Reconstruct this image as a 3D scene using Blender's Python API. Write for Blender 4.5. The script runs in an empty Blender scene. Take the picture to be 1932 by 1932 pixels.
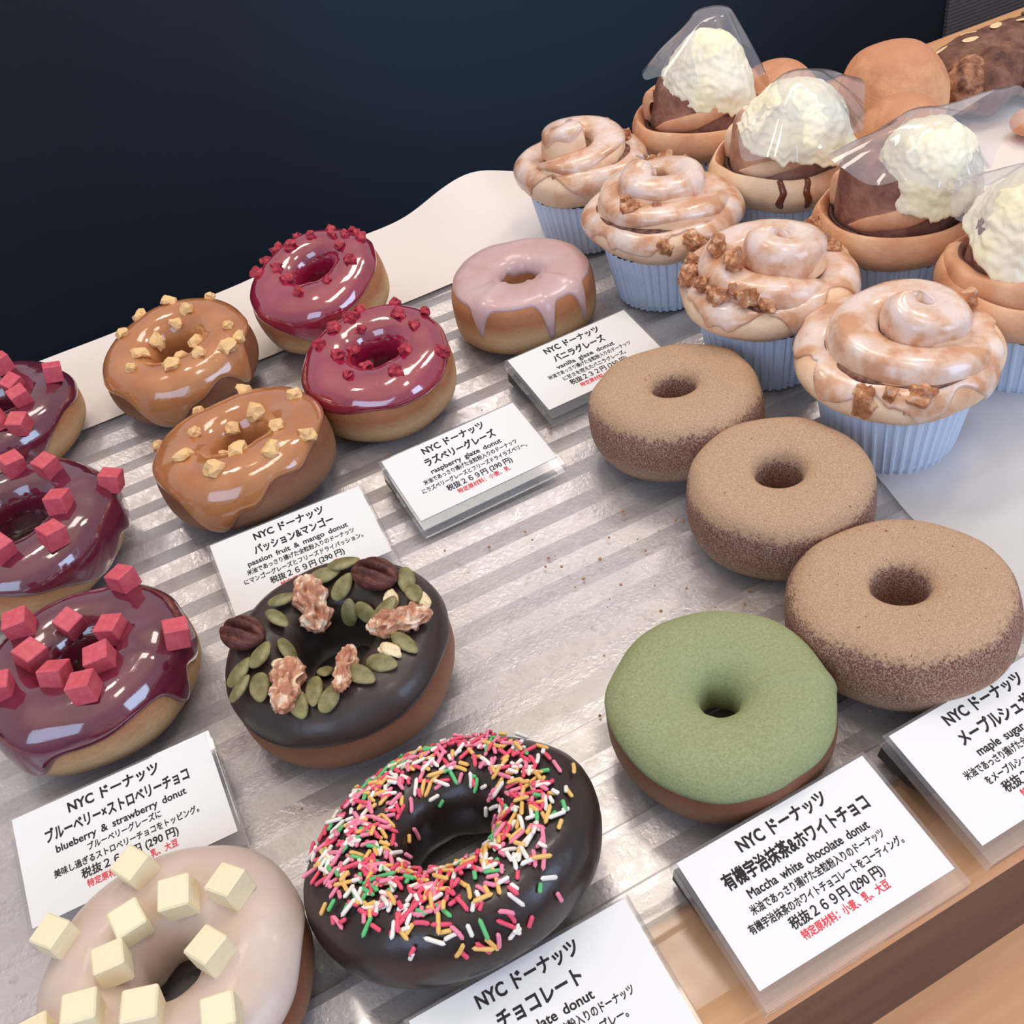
import bpy, bmesh, math, random
from mathutils import Vector, Matrix, Euler, noise

PI = math.pi
scene = bpy.context.scene
COL = scene.collection
random.seed(7)

# ------------------------------------------------------------------ camera, world, lights, exposure
cam_data = bpy.data.cameras.new('camera')
cam = bpy.data.objects.new('camera', cam_data)
COL.objects.link(cam)
_yaw, _pitch, _roll = 0.3371154, 0.7201938, 0.2033188
_fwd = Vector((math.sin(_yaw)*math.cos(_pitch), math.cos(_yaw)*math.cos(_pitch), -math.sin(_pitch)))
_r0 = Vector((math.cos(_yaw), -math.sin(_yaw), 0))
_d0 = _fwd.cross(_r0)
_rt = math.cos(_roll)*_r0 + math.sin(_roll)*_d0
_dn = _fwd.cross(_rt)
cam.matrix_world = Matrix(((_rt.x, -_dn.x, -_fwd.x, 0), (_rt.y, -_dn.y, -_fwd.y, 0), (_rt.z, -_dn.z, -_fwd.z, 0.342), (0, 0, 0, 1)))
cam_data.sensor_width = 36
cam_data.lens = 36*1971.4/1932
cam_data.clip_start = 0.01
scene.camera = cam

world = bpy.data.worlds.new('world')
scene.world = world
world.use_nodes = True
wbg = world.node_tree.nodes['Background']
wbg.inputs['Color'].default_value = (0.86, 0.84, 0.98, 1)
wbg.inputs['Strength'].default_value = 0.80
_wn = world.node_tree.nodes
_tc = _wn.new('ShaderNodeTexCoord')
_sx = _wn.new('ShaderNodeSeparateXYZ')
_rp = _wn.new('ShaderNodeValToRGB')
_mr = _wn.new('ShaderNodeMath'); _mr.operation = 'MULTIPLY_ADD'; _mr.inputs[1].default_value = 0.5; _mr.inputs[2].default_value = 0.5
world.node_tree.links.new(_tc.outputs['Generated'], _sx.inputs[0])
world.node_tree.links.new(_sx.outputs['Z'], _mr.inputs[0])
world.node_tree.links.new(_mr.outputs[0], _rp.inputs[0])
world.node_tree.links.new(_rp.outputs[0], wbg.inputs['Color'])
_e = _rp.color_ramp.elements
_e[0].position = 0.46; _e[0].color = (0.22, 0.27, 0.36, 1)
_e[1].position = 0.60; _e[1].color = (0.74, 0.76, 0.90, 1)
_e2 = _e.new(0.82); _e2.color = (0.86, 0.82, 0.88, 1)
_e3 = _e.new(0.92); _e3.color = (1.55, 1.36, 1.16, 1)

def area_light(name, loc, target, size, power, color, size_y=None):
    d = bpy.data.lights.new(name, 'AREA')
    d.energy = power
    d.color = color
    d.size = size
    if size_y:
        d.shape = 'RECTANGLE'
        d.size_y = size_y
    o = bpy.data.objects.new(name, d)
    COL.objects.link(o)
    o.location = loc
    o.rotation_euler = (Vector(target)-Vector(loc)).to_track_quat('-Z', 'Y').to_euler()
    return o

WARM = (1.0, 0.91, 0.82)
COOL = (0.50, 0.70, 1.0)
area_light('ceiling_spot', (0.55, 1.05, 1.75), (0.15, 0.35, 0), 0.55, 9, WARM)
area_light('ceiling_spot', (1.25, 0.60, 1.7), (0.2, 0.35, 0), 0.26, 7, WARM)
area_light('ceiling_spot', (-0.25, 1.10, 1.8), (0.1, 0.35, 0), 0.26, 5, WARM)
area_light('ceiling_spot', (0.35, -0.15, 1.9), (0.15, 0.35, 0), 0.40, 6, (1.0, 0.90, 0.78))
area_light('shop_window', (-1.3, -0.9, 1.0), (0.1, 0.35, 0), 1.3, 19, COOL, 1.0)
area_light('shop_window', (1.1, -1.1, 0.75), (0.3, 0.3, 0), 0.9, 18, COOL, 0.8)

_wl = area_light('added_wall_light', (0.50, 0.85, 0.80), (0.50, 1.02, 0.05), 0.55, 2.2, (0.42, 0.80, 1.0), 0.04)  # added lamp, out of view, to brighten the navy wall behind the counter
_wl.data.spread = math.radians(34)

scene.view_settings.view_transform = 'Standard'
scene.view_settings.look = 'None'
scene.view_settings.gamma = 1
scene.view_settings.exposure = -0.52
scene.view_settings.use_curve_mapping = False
scene.cycles.transparent_max_bounces = 24
scene.cycles.caustics_reflective = False
scene.cycles.caustics_refractive = False

# ------------------------------------------------------------------ helpers
def lin(c):
    return tuple((x/12.92 if x <= 0.04045 else ((x+0.055)/1.055)**2.4) for x in c)

def rgb(r, g, b):
    return lin((r/255, g/255, b/255)) + (1,)

class M:
    """small node-material builder"""
    def __init__(self, name, base=(0.8, 0.8, 0.8, 1), rough=0.5, spec=0.5, **kw):
        self.m = bpy.data.materials.new(name)
        self.m.use_nodes = True
        self.nt = self.m.node_tree
        self.b = self.nt.nodes['Principled BSDF']
        self.set(Base_Color=base, Roughness=rough, **{'Specular IOR Level': spec})
        for k, v in kw.items():
            self.set(**{k.replace('_', ' '): v})
    def set(self, **kw):
        for k, v in kw.items():
            self.b.inputs[k.replace('_', ' ')].default_value = v
        return self
    def node(self, t, **kw):
        n = self.nt.nodes.new(t)
        for k, v in kw.items():
            if k.startswith('i_'):
                n.inputs[k[2:].replace('_', ' ')].default_value = v
            else:
                setattr(n, k, v)
        return n
    def link(self, a, b):
        self.nt.links.new(a, b)
    def coords(self):
        if not hasattr(self, '_tc'):
            self._tc = self.node('ShaderNodeTexCoord')
        return self._tc.outputs['Object']
    def noise(self, scale, detail=4, rough=0.55, vec=None):
        n = self.node('ShaderNodeTexNoise', i_Scale=scale, i_Detail=detail, i_Roughness=rough)
        self.link(vec or self.coords(), n.inputs['Vector'])
        return n.outputs['Fac']
    def ramp(self, fac, stops, interp='LINEAR'):
        n = self.node('ShaderNodeValToRGB')
        cr = n.color_ramp
        cr.interpolation = interp
        while len(cr.elements) < len(stops):
            cr.elements.new(0.5)
        for e, (p, c) in zip(cr.elements, stops):
            e.position = p
            e.color = c
        self.link(fac, n.inputs['Fac'])
        return n.outputs['Color']
    def math(self, op, a, b=None, c=None):
        n = self.node('ShaderNodeMath', operation=op)
        for i, v in enumerate((a, b, c)):
            if v is None:
                continue
            if isinstance(v, (int, float)):
                n.inputs[i].default_value = v
            else:
                self.link(v, n.inputs[i])
        return n.outputs[0]
    def mix(self, fac, a, b, mode='MIX'):
        n = self.node('ShaderNodeMix', data_type='RGBA', blend_type=mode)
        for s, v in ((0, fac), (6, a), (7, b)):
            if isinstance(v, (int, float, tuple)):
                n.inputs[s].default_value = v
            else:
                self.link(v, n.inputs[s])
        return n.outputs[2]
    def z(self):
        s = self.node('ShaderNodeSeparateXYZ')
        self.link(self.coords(), s.inputs[0])
        return s.outputs['Z']
    def color(self, sock):
        self.link(sock, self.b.inputs['Base Color'])
        return self
    def bump(self, fac, dist=0.001, strength=1.0):
        n = self.node('ShaderNodeBump', i_Distance=dist, i_Strength=strength)
        self.link(fac, n.inputs['Height'])
        self.link(n.outputs[0], self.b.inputs['Normal'])
        return self

def tag(o, label=None, cat=None, group=None, kind=None):
    if label: o['label'] = label
    if cat: o['category'] = cat
    if group: o['group'] = group
    if kind: o['kind'] = kind
    return o

def thing(name, loc, label, cat, group=None, rot=(0, 0, 0)):
    o = bpy.data.objects.new(name, None)
    o.empty_display_size = 0.02
    COL.objects.link(o)
    o.location = loc
    o.rotation_euler = rot
    return tag(o, label, cat, group)

def link_mesh(name, me, parent=None, loc=None, rot=None):
    o = bpy.data.objects.new(name, me)
    COL.objects.link(o)
    if parent: o.parent = parent
    if loc is not None: o.location = loc
    if rot is not None: o.rotation_euler = rot
    return o

def mesh(name, verts, faces, mats, idx=None, smooth=True):
    me = bpy.data.meshes.new(name)
    me.from_pydata([tuple(v) for v in verts], [], faces)
    if not isinstance(mats, (list, tuple)): mats = [mats]
    for m in mats: me.materials.append(m.m)
    if idx: me.polygons.foreach_set('material_index', idx)
    me.polygons.foreach_set('use_smooth', [smooth]*len(me.polygons))
    me.update()
    return me

def build(name, verts, faces, mats, parent=None, idx=None, smooth=True, loc=None, rot=None):
    return link_mesh(name, mesh(name, verts, faces, mats, idx, smooth), parent, loc, rot)

def grid(fn, nu, nv, cu=False, cv=False):
    """fn(u, v) with u, v in 0..1 -> verts and faces of a grid, closed in u and/or v"""
    V, F = [], []
    for i in range(nu):
        for j in range(nv):
            V.append(fn(i/(nu if cu else nu-1), j/(nv if cv else nv-1)))
    for i in range(nu if cu else nu-1):
        for j in range(nv if cv else nv-1):
            a, b = i, (i+1) % nu
            c, d = j, (j+1) % nv
            F.append((a*nv+c, b*nv+c, b*nv+d, a*nv+d))
    return V, F

def box_bm(x0, x1, y0, y1, z0, z1, bev=0.0, seg=2):
    bm = bmesh.new()
    bmesh.ops.create_cube(bm, size=1)
    for v in bm.verts:
        v.co = Vector((x0+(v.co.x+.5)*(x1-x0), y0+(v.co.y+.5)*(y1-y0), z0+(v.co.z+.5)*(z1-z0)))
    if bev:
        bmesh.ops.bevel(bm, geom=bm.edges[:], offset=bev, segments=seg, affect='EDGES', profile=0.6)
    return bm

def bm_mesh(name, bm, mats, smooth=False):
    me = bpy.data.meshes.new(name)
    bm.to_mesh(me)
    bm.free()
    if not isinstance(mats, (list, tuple)): mats = [mats]
    for m in mats: me.materials.append(m.m)
    me.polygons.foreach_set('use_smooth', [smooth]*len(me.polygons))
    return me

def nz(x, y=0.0, z=0.0):
    return noise.noise(Vector((x, y, z)))

def fbm(v, oct=4):
    return noise.fractal(v, 1.0, 2.0, oct)

def spow(x, e):
    return math.copysign(abs(x)**e, x)

# ------------------------------------------------------------------ materials
def dough_material(name, top, band, low, zs):
    m = M(name, rough=0.55, spec=0.35)
    n = m.noise(60, 5)
    zz = m.math('ADD', m.z(), m.math('MULTIPLY', m.math('SUBTRACT', n, 0.5), 0.007))
    f = m.math('DIVIDE', zz, 0.036)
    col = m.ramp(f, [(zs[0], low), (zs[1], band), (zs[2], band), (zs[3], top)])
    blot = m.noise(160, 4)
    m.color(m.mix(m.math('MULTIPLY', blot, 0.35), col, m.mix(0.5, col, rgb(112, 70, 50))))
    m.bump(m.noise(420, 5), 0.0006, 0.6)
    return m

DOUGH = dough_material('fried_dough', rgb(184, 122, 80), rgb(222, 178, 130), rgb(176, 120, 80), (0.05, 0.30, 0.42, 0.66))
DOUGH_DARK = dough_material('dark_fried_dough', rgb(134, 84, 60), rgb(158, 112, 82), rgb(122, 80, 58), (0.05, 0.26, 0.40, 0.62))

def glaze(name, c1, c2, rough=0.13, scale=35, coat=0.5):
    m = M(name, rough=rough, spec=0.5)
    m.set(**{'Coat Weight': coat, 'Coat Roughness': 0.06})
    m.color(m.ramp(m.noise(scale, 3), [(0.35, c1), (0.65, c2)]))
    m.bump(m.math('ADD', m.noise(70, 2), m.math('MULTIPLY', m.noise(260, 2), 0.22)), 0.0016, 0.35)
    return m

RASP_GLAZE = glaze('raspberry_glaze', rgb(140, 22, 52), rgb(158, 34, 66), coat=1.0)
RASP_GLAZE.set(**{'Coat IOR': 2.0})
BLUE_GLAZE = glaze('blueberry_glaze', rgb(92, 26, 44), rgb(112, 36, 60), coat=1.0)
BLUE_GLAZE.set(**{'Coat IOR': 1.8})
MANGO_GLAZE = glaze('mango_glaze', rgb(176, 110, 62), rgb(192, 130, 84), coat=0.9)
MANGO_GLAZE.set(**{'Coat IOR': 1.6})
VANILLA_GLAZE = glaze('vanilla_glaze', rgb(198, 160, 158), rgb(206, 176, 176), rough=0.28, coat=0.25)
CHOC_GLAZE = glaze('dark_chocolate', rgb(54, 42, 39), rgb(62, 49, 45), rough=0.38, coat=0.08)
CHOC_SHINY = glaze('glossy_dark_chocolate', rgb(44, 33, 32), rgb(54, 41, 38), rough=0.34, coat=0.12)
WHITE_GLAZE = glaze('white_chocolate_glaze', rgb(204, 184, 172), rgb(212, 192, 180), rough=0.4, coat=0.1)
CUBE_PINK = M('strawberry_chocolate', rgb(206, 84, 96), 0.55)
CUBE_PINK.color(CUBE_PINK.ramp(CUBE_PINK.noise(300, 3), [(.3, rgb(198, 74, 90)), (.7, rgb(214, 98, 108))]))
CUBE_PINK.bump(CUBE_PINK.noise(500), 0.0004, 0.5)
CUBE_WHITE = M('white_chocolate', rgb(242, 228, 190), 0.5, **{'Subsurface_Weight': 0.0})
CUBE_WHITE.bump(CUBE_WHITE.noise(400), 0.0005, 0.5)
RASP_BIT = M('freeze_dried_raspberry', rgb(176, 34, 56), 0.6)
RASP_BIT.color(RASP_BIT.ramp(RASP_BIT.noise(350, 3), [(.35, rgb(120, 14, 36)), (.65, rgb(204, 62, 78))]))
MANGO_BIT = M('freeze_dried_mango', rgb(234, 192, 134), 0.7)
MANGO_BIT.bump(MANGO_BIT.noise(600), 0.0005, 0.6)

def sugar_material():
    m = M('cinnamon_sugar_crust', rough=0.85, spec=0.3)
    n = m.noise(55, 4)
    zz = m.math('DIVIDE', m.math('ADD', m.z(), m.math('MULTIPLY', m.math('SUBTRACT', n, 0.5), 0.006)), 0.038)
    under = m.ramp(zz, [(0.06, rgb(150, 122, 104)), (0.22, rgb(186, 148, 118)), (0.40, rgb(146, 96, 76)), (0.72, rgb(128, 82, 70))])
    grain = m.noise(1500, 3, 0.7)
    gr = m.ramp(grain, [(0.46, (0, 0, 0, 1)), (0.60, (1, 1, 1, 1))])
    side = m.mix(m.math('MULTIPLY', gr, 0.62), under, rgb(226, 196, 172))
    top = m.mix(gr, rgb(196, 158, 126), rgb(218, 184, 152))
    top = m.mix(m.math('GREATER_THAN', m.noise(420, 2), 0.72), top, rgb(160, 96, 58))
    cov = m.math('ADD', m.ramp(zz, [(0.66, (0, 0, 0, 1)), (0.90, (1, 1, 1, 1))]), m.math('MULTIPLY', m.math('SUBTRACT', m.noise(500, 4), 0.5), 1.3))
    covr = m.ramp(cov, [(0.35, (0, 0, 0, 1)), (0.65, (1, 1, 1, 1))])
    m.color(m.mix(covr, side, top))
    m.bump(m.math('ADD', grain, m.noise(500, 3)), 0.0012, 0.8)
    return m
SUGAR = sugar_material()
MATCHA = M('matcha_powder', rough=0.95, spec=0.1)
_mg = MATCHA.noise(900, 4, 0.75)
MATCHA.color(MATCHA.mix(MATCHA.noise(30, 3), MATCHA.ramp(_mg, [(.35, rgb(138, 146, 98)), (.65, rgb(178, 182, 142))]), rgb(158, 166, 120)))
MATCHA.bump(MATCHA.math('ADD', _mg, MATCHA.noise(150, 3)), 0.0010, 0.7)

BUN = M('baked_bun', rough=0.5, spec=0.35)
BUN.color(BUN.ramp(BUN.noise(38, 5), [(.3, rgb(206, 142, 106)), (.55, rgb(226, 174, 134)), (.72, rgb(238, 198, 162))]))
BUN.bump(BUN.noise(240, 4), 0.0007, 0.6)
BUN_PALE = M('pale_bun', rough=0.5, spec=0.35)
BUN_PALE.color(BUN_PALE.ramp(BUN_PALE.noise(45, 5), [(.3, rgb(218, 164, 124)), (.5, rgb(240, 206, 170)), (.7, rgb(246, 220, 190))]))
BUN_PALE.bump(BUN_PALE.noise(240, 4), 0.0007, 0.6)
BUN_GOLD = M('golden_bun', rough=0.6, spec=0.3)
_bz = BUN_GOLD.math('DIVIDE', BUN_GOLD.math('ADD', BUN_GOLD.z(), BUN_GOLD.math('MULTIPLY', BUN_GOLD.noise(48, 7, 0.65), 0.075)), 0.125)
BUN_GOLD.color(BUN_GOLD.ramp(_bz, [(.22, rgb(242, 212, 174)), (.42, rgb(238, 192, 146)), (.60, rgb(230, 174, 130)), (.78, rgb(204, 142, 106))]))
BUN_GOLD.bump(BUN_GOLD.noise(90, 6, 0.6), 0.0022, 0.6)
CINN = M('cinnamon_filling', rough=0.45, spec=0.4)
CINN.color(CINN.ramp(CINN.noise(90, 5), [(.3, rgb(92, 54, 42)), (.55, rgb(134, 88, 70)), (.72, rgb(164, 116, 92))]))
CINN.bump(CINN.noise(300, 5), 0.0012, 0.8)
CORE = M('brown_roll_core', rough=0.5, spec=0.35)
CORE.color(CORE.ramp(CORE.noise(60, 6, 0.6), [(.3, rgb(108, 66, 54)), (.5, rgb(148, 102, 86)), (.7, rgb(182, 136, 116))]))
CORE.bump(CORE.noise(260, 5), 0.0012, 0.7)
CORE_PALE = M('pale_roll_core', rough=0.5, spec=0.35)
CORE_PALE.color(CORE_PALE.ramp(CORE_PALE.noise(50, 6, 0.6), [(.3, rgb(150, 96, 74)), (.5, rgb(190, 146, 122)), (.7, rgb(214, 176, 150))]))
CORE_PALE.bump(CORE_PALE.noise(260, 5), 0.0010, 0.7)
CINN_SMEAR = M('cinnamon_smear', rgb(104, 62, 48), 0.4)
CINN_SMEAR.color(CINN_SMEAR.ramp(CINN_SMEAR.noise(260, 4), [(.35, rgb(72, 40, 32)), (.6, rgb(134, 86, 66))]))
CINN_SMEAR.bump(CINN_SMEAR.noise(400, 4), 0.001, 0.8)
SYRUP = M('cinnamon_syrup', rgb(110, 58, 36), 0.12, 0.6)
RING_TOP = M('browned_rim', rough=0.5, spec=0.35)
RING_TOP.color(RING_TOP.ramp(RING_TOP.noise(70, 5), [(.3, rgb(146, 88, 66)), (.5, rgb(184, 122, 92)), (.7, rgb(208, 152, 116))]))
RING_TOP.bump(RING_TOP.noise(240, 4), 0.0009, 0.6)
CINN_DARK = M('dark_cinnamon_paste', rgb(58, 28, 22), 0.3)
CINN_DARK.bump(CINN_DARK.noise(300, 4), 0.001, 0.8)
ICING = M('sugar_icing', rough=0.22, spec=0.5)
ICING.color(ICING.ramp(ICING.noise(75, 4, 0.5), [(.37, rgb(204, 150, 114)), (.48, rgb(222, 184, 158)), (.62, rgb(232, 210, 200))]))
ICING.set(**{'Coat Weight': 0.3, 'Coat Roughness': 0.1})
ICING.bump(ICING.noise(120, 3), 0.0010, 0.4)
WALNUT = M('glazed_nut', rough=0.3, spec=0.5)
WALNUT.color(WALNUT.ramp(WALNUT.noise(180, 4), [(.35, rgb(146, 86, 52)), (.55, rgb(192, 132, 90)), (.7, rgb(226, 190, 158))]))
WALNUT_RAW = M('walnut_meat', rough=0.55, spec=0.3)
WALNUT_RAW.color(WALNUT_RAW.ramp(WALNUT_RAW.noise(200, 4), [(.42, rgb(178, 120, 92)), (.54, rgb(206, 156, 126)), (.62, rgb(238, 214, 188))]))
PECAN = M('pecan_skin', rough=0.5, spec=0.35)
PECAN.color(PECAN.ramp(PECAN.noise(260, 4), [(.35, rgb(74, 40, 36)), (.7, rgb(116, 68, 58))]))
PECAN.bump(PECAN.noise(700, 3), 0.0006, 0.7)
PUMPKIN = M('pumpkin_seed_skin', rough=0.4, spec=0.4)
PUMPKIN.color(PUMPKIN.ramp(PUMPKIN.noise(180, 3), [(.35, rgb(108, 104, 62)), (.65, rgb(152, 144, 100))]))
PALE_NUT = M('pale_nut', rgb(238, 216, 176), 0.55)
CREAM = M('cream_frosting', rough=0.45, spec=0.4)
CREAM.color(CREAM.ramp(CREAM.noise(40, 3), [(.4, rgb(252, 242, 204)), (.6, rgb(254, 247, 224))]))
CREAM.bump(CREAM.noise(130, 4), 0.0009, 0.5)
COCOA = M('cocoa_bread', rough=0.6, spec=0.35)
COCOA.color(COCOA.ramp(COCOA.noise(60, 6, 0.6), [(.28, rgb(66, 36, 28)), (.5, rgb(124, 82, 66)), (.7, rgb(160, 116, 96))]))
COCOA.bump(COCOA.noise(150, 6, 0.65), 0.003, 0.8)
TWIST = M('cocoa_twist_layers', rough=0.55, spec=0.35)
TWIST.color(TWIST.ramp(TWIST.noise(130, 5), [(.35, rgb(70, 36, 26)), (.5, rgb(150, 98, 70)), (.68, rgb(198, 150, 116))]))
TWIST.bump(TWIST.noise(200, 5), 0.002, 0.8)
ALMOND = M('almond_flake', rgb(240, 206, 158), 0.5)

PAPER_CUP = M('blue_cast_baking_paper', rgb(212, 224, 242), 0.65)  # white paper; the cool light's blue cast is put into the base colour
PARCH = M('parchment', rgb(238, 230, 226), 0.45, 0.4)
PARCH.bump(PARCH.noise(45, 3), 0.001, 0.2)
WHITE_CARD = M('white_card', rgb(234, 233, 232), 0.6, 0.25)
INK = M('black_ink', rgb(46, 42, 46), 0.6, 0.2)
RED_INK = M('red_ink', rgb(232, 72, 84), 0.6, 0.2)
BLACK_FOOT = M('black_plastic', rgb(34, 32, 34), 0.5)

TRAY = M('pale_glossy_tray', rgb(214, 207, 206), 0.22, 0.6, Metallic=0.4)
_tn = TRAY.noise(28, 5, 0.6)
_spot = TRAY.math('MULTIPLY', TRAY.ramp(TRAY.noise(95, 4, 0.6), [(.64, (0, 0, 0, 1)), (.72, (1, 1, 1, 1))]), 0.5)
TRAY.color(TRAY.mix(_spot, TRAY.ramp(_tn, [(.3, rgb(190, 184, 186)), (.7, rgb(206, 200, 200))]), rgb(128, 118, 112)))
TRAY.link(TRAY.ramp(TRAY.noise(220, 3), [(.3, (.22, .22, .22, 1)), (.7, (.42, .42, .42, 1))]), TRAY.b.inputs['Roughness'])
TRAY.bump(TRAY.math('ADD', TRAY.noise(500, 3), TRAY.math('MULTIPLY', TRAY.noise(60, 2), 2.0)), 0.0005, 0.35)

def wood(name, c1, c2, c3, rough=0.5, axis='X', s=1.0):
    m = M(name, rough=rough, spec=0.35)
    mp = m.node('ShaderNodeMapping')
    m.link(m.coords(), mp.inputs['Vector'])
    mp.inputs['Scale'].default_value = (2*s, 30*s, 30*s) if axis == 'X' else (30*s, 2*s, 30*s)
    n = m.noise(2.2, 6, 0.6, mp.outputs[0])
    m.color(m.ramp(n, [(.3, c1), (.5, c2), (.7, c3)]))
    m.bump(n, 0.0006, 0.3)
    return m
WOOD = wood('light_wood', rgb(196, 142, 98), rgb(214, 164, 120), rgb(226, 182, 142))
WOOD_SHADED = wood('shaded_wood', rgb(88, 64, 54), rgb(102, 76, 64), rgb(118, 88, 74))  # darker wood; the front face's shade is put into the colour
TABLE_WOOD = wood('table_wood', rgb(214, 156, 112), rgb(236, 182, 138), rgb(246, 202, 162), 0.42, 'X', 0.6)
NAVY = M('navy_panel', rgb(27, 33, 43), 0.6, 0.3)
NAVY.bump(NAVY.noise(900, 2), 0.0004, 0.15)
GREY_MESH = M('grey_mesh', rgb(96, 88, 92), 0.8)
_w = GREY_MESH.node('ShaderNodeTexWave', wave_type='BANDS', bands_direction='Z', i_Scale=70.0)
GREY_MESH.link(GREY_MESH.coords(), _w.inputs['Vector'])
GREY_MESH.color(GREY_MESH.mix(_w.outputs['Fac'], rgb(78, 72, 78), rgb(116, 106, 106)))
FLOOR = M('dark_floor', rgb(40, 40, 44), 0.5)

def film_material(name, haze, rough, ior=1.45, tint=(1, 1, 1, 1), gain=1.0, hazecol=(0.9, 0.9, 0.95, 1), bscale=0, bdist=0.001):
    m = bpy.data.materials.new(name)
    m.use_nodes = True
    nt = m.node_tree
    nt.nodes.clear()
    out = nt.nodes.new('ShaderNodeOutputMaterial')
    tr = nt.nodes.new('ShaderNodeBsdfTransparent'); tr.inputs[0].default_value = tint
    gl = nt.nodes.new('ShaderNodeBsdfGlossy'); gl.inputs['Roughness'].default_value = rough
    df = nt.nodes.new('ShaderNodeBsdfDiffuse'); df.inputs[0].default_value = hazecol
    fr = nt.nodes.new('ShaderNodeLayerWeight'); fr.inputs['Blend'].default_value = 0.5
    pw = nt.nodes.new('ShaderNodeMath'); pw.operation = 'POWER'; pw.inputs[1].default_value = 4.0
    f0 = ((ior-1)/(ior+1))**2*1.8
    mu = nt.nodes.new('ShaderNodeMath'); mu.operation = 'MULTIPLY_ADD'; mu.inputs[1].default_value = 0.75*gain; mu.inputs[2].default_value = f0*gain
    m1 = nt.nodes.new('ShaderNodeMixShader'); m1.inputs[0].default_value = haze
    m2 = nt.nodes.new('ShaderNodeMixShader')
    nt.links.new(fr.outputs['Facing'], pw.inputs[0]); nt.links.new(pw.outputs[0], mu.inputs[0])
    nt.links.new(tr.outputs[0], m1.inputs[1]); nt.links.new(df.outputs[0], m1.inputs[2])
    nt.links.new(mu.outputs[0], m2.inputs[0])
    nt.links.new(m1.outputs[0], m2.inputs[1]); nt.links.new(gl.outputs[0], m2.inputs[2])
    nt.links.new(m2.outputs[0], out.inputs[0])
    if bscale:
        tc = nt.nodes.new('ShaderNodeTexCoord')
        nn = nt.nodes.new('ShaderNodeTexNoise'); nn.inputs['Scale'].default_value = bscale; nn.inputs['Detail'].default_value = 2
        bp = nt.nodes.new('ShaderNodeBump'); bp.inputs['Distance'].default_value = bdist; bp.inputs['Strength'].default_value = 0.6
        nt.links.new(tc.outputs['Object'], nn.inputs['Vector']); nt.links.new(nn.outputs[0], bp.inputs['Height'])
        nt.links.new(bp.outputs[0], gl.inputs['Normal']); nt.links.new(bp.outputs[0], fr.inputs['Normal'])
    class W: pass
    w = W(); w.m = m
    return w
FILM = film_material('clear_film', 0.05, 0.16, bscale=30, bdist=0.0012)
WRAP = film_material('cellophane', 0.13, 0.05, ior=1.5, gain=1.3, hazecol=(0.85, 0.86, 0.95, 1))
ACRYLIC = film_material('clear_acrylic', 0.10, 0.04, ior=1.49, hazecol=(0.82, 0.80, 0.86, 1))
PARCH_FILM = film_material('waxed_paper', 0.62, 0.25, ior=1.4, hazecol=(0.86, 0.84, 0.86, 1), bscale=20, bdist=0.002)

# ------------------------------------------------------------------ setting: wall, panel, floor, table
def struct(name, bm, m):
    o = link_mesh(name, bm_mesh(name, bm, m))
    o['kind'] = 'structure'
    return o
struct('wall_back', box_bm(-2.2, 1.031, 1.0, 1.05, -0.9, 0.20), NAVY)
struct('wall_right', box_bm(1.031, 2.6, 0.995, 1.05, -0.9, 0.20), GREY_MESH)
struct('floor', box_bm(-2.2, 2.6, -1.6, 1.05, -0.95, -0.9), FLOOR)

tbl = thing('wooden_table', (0.3, 0.2, -0.9), 'light brown wooden table surface in front of the raised display board', 'table')
o = link_mesh('table_top', bm_mesh('table_top', box_bm(-1.2, 1.2, -0.35, 0.47, 0.78, 0.82, 0.002), TABLE_WOOD), tbl)
for sx in (-1.15, 1.07):
    for sy in (-0.30, 0.36):
        link_mesh('leg', bm_mesh('leg', box_bm(sx, sx+.08, sy, sy+.08, 0, 0.78, 0.002), TABLE_WOOD), tbl)

rz = thing('display_riser', (0.3, 0.4, -0.08), 'wooden display riser with a shaded front under the pastry tray', 'display riser')
link_mesh('top_board', bm_mesh('top_board', box_bm(-1.1, 1.1, -0.288, 0.283, 0.066, 0.0785, 0.0012), WOOD), rz)
link_mesh('front_panel', bm_mesh('front_panel', box_bm(-1.1, 1.1, -0.2865, -0.27, 0.0, 0.066), WOOD_SHADED), rz)
link_mesh('back_panel', bm_mesh('back_panel', box_bm(-1.1, 1.1, 0.265, 0.281, 0.0, 0.066), WOOD), rz)

# ribbed tray
def rib_z(y):
    p = 0.0228
    t = ((y-0.2448) % p)/p
    # a long slope facing the shopper, a flat, a short back slope
    if t < 0.40: return 0.0002 + 0.0028*t/0.40
    if t < 0.55: return 0.0030
    if t < 0.65: return 0.0030 - 0.0028*(t-0.55)/0.10
    return 0.0002
def tray_mesh():
    ys = [0.1535]
    k = 0.2448-0.0228*4
    while k < 0.63:
        for t in (0, 0.40, 0.55, 0.65):
            y = k+0.0228*t
            if 0.156 < y < 0.628: ys.append(y)
        k += 0.0228
    ys.append(0.632)
    xs = [-0.36, -0.1, 0.1, 0.3, 0.5, 0.72]
    V, F = [], []
    for x in xs:
        for y in ys:
            V.append((x, y, rib_z(y) if 0.156 < y < 0.628 else 0.002))
    n = len(ys)
    for i in range(len(xs)-1):
        for j in range(n-1):
            F.append((i*n+j, (i+1)*n+j, (i+1)*n+j+1, i*n+j+1))
    base = len(V)
    for x in xs:
        for y in (ys[0], ys[-1]): V.append((x, y, -0.0012))
    for i in range(len(xs)-1):
        F.append((i*n, base+2*i, base+2*i+2, (i+1)*n))
        F.append((i*n+n-1, (i+1)*n+n-1, base+2*i+3, base+2*i+1))
    return mesh('serving_tray', V, F, TRAY, smooth=False)
tray = link_mesh('serving_tray', tray_mesh())
tag(tray, 'pale ribbed serving tray under the donuts', 'tray')

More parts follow.
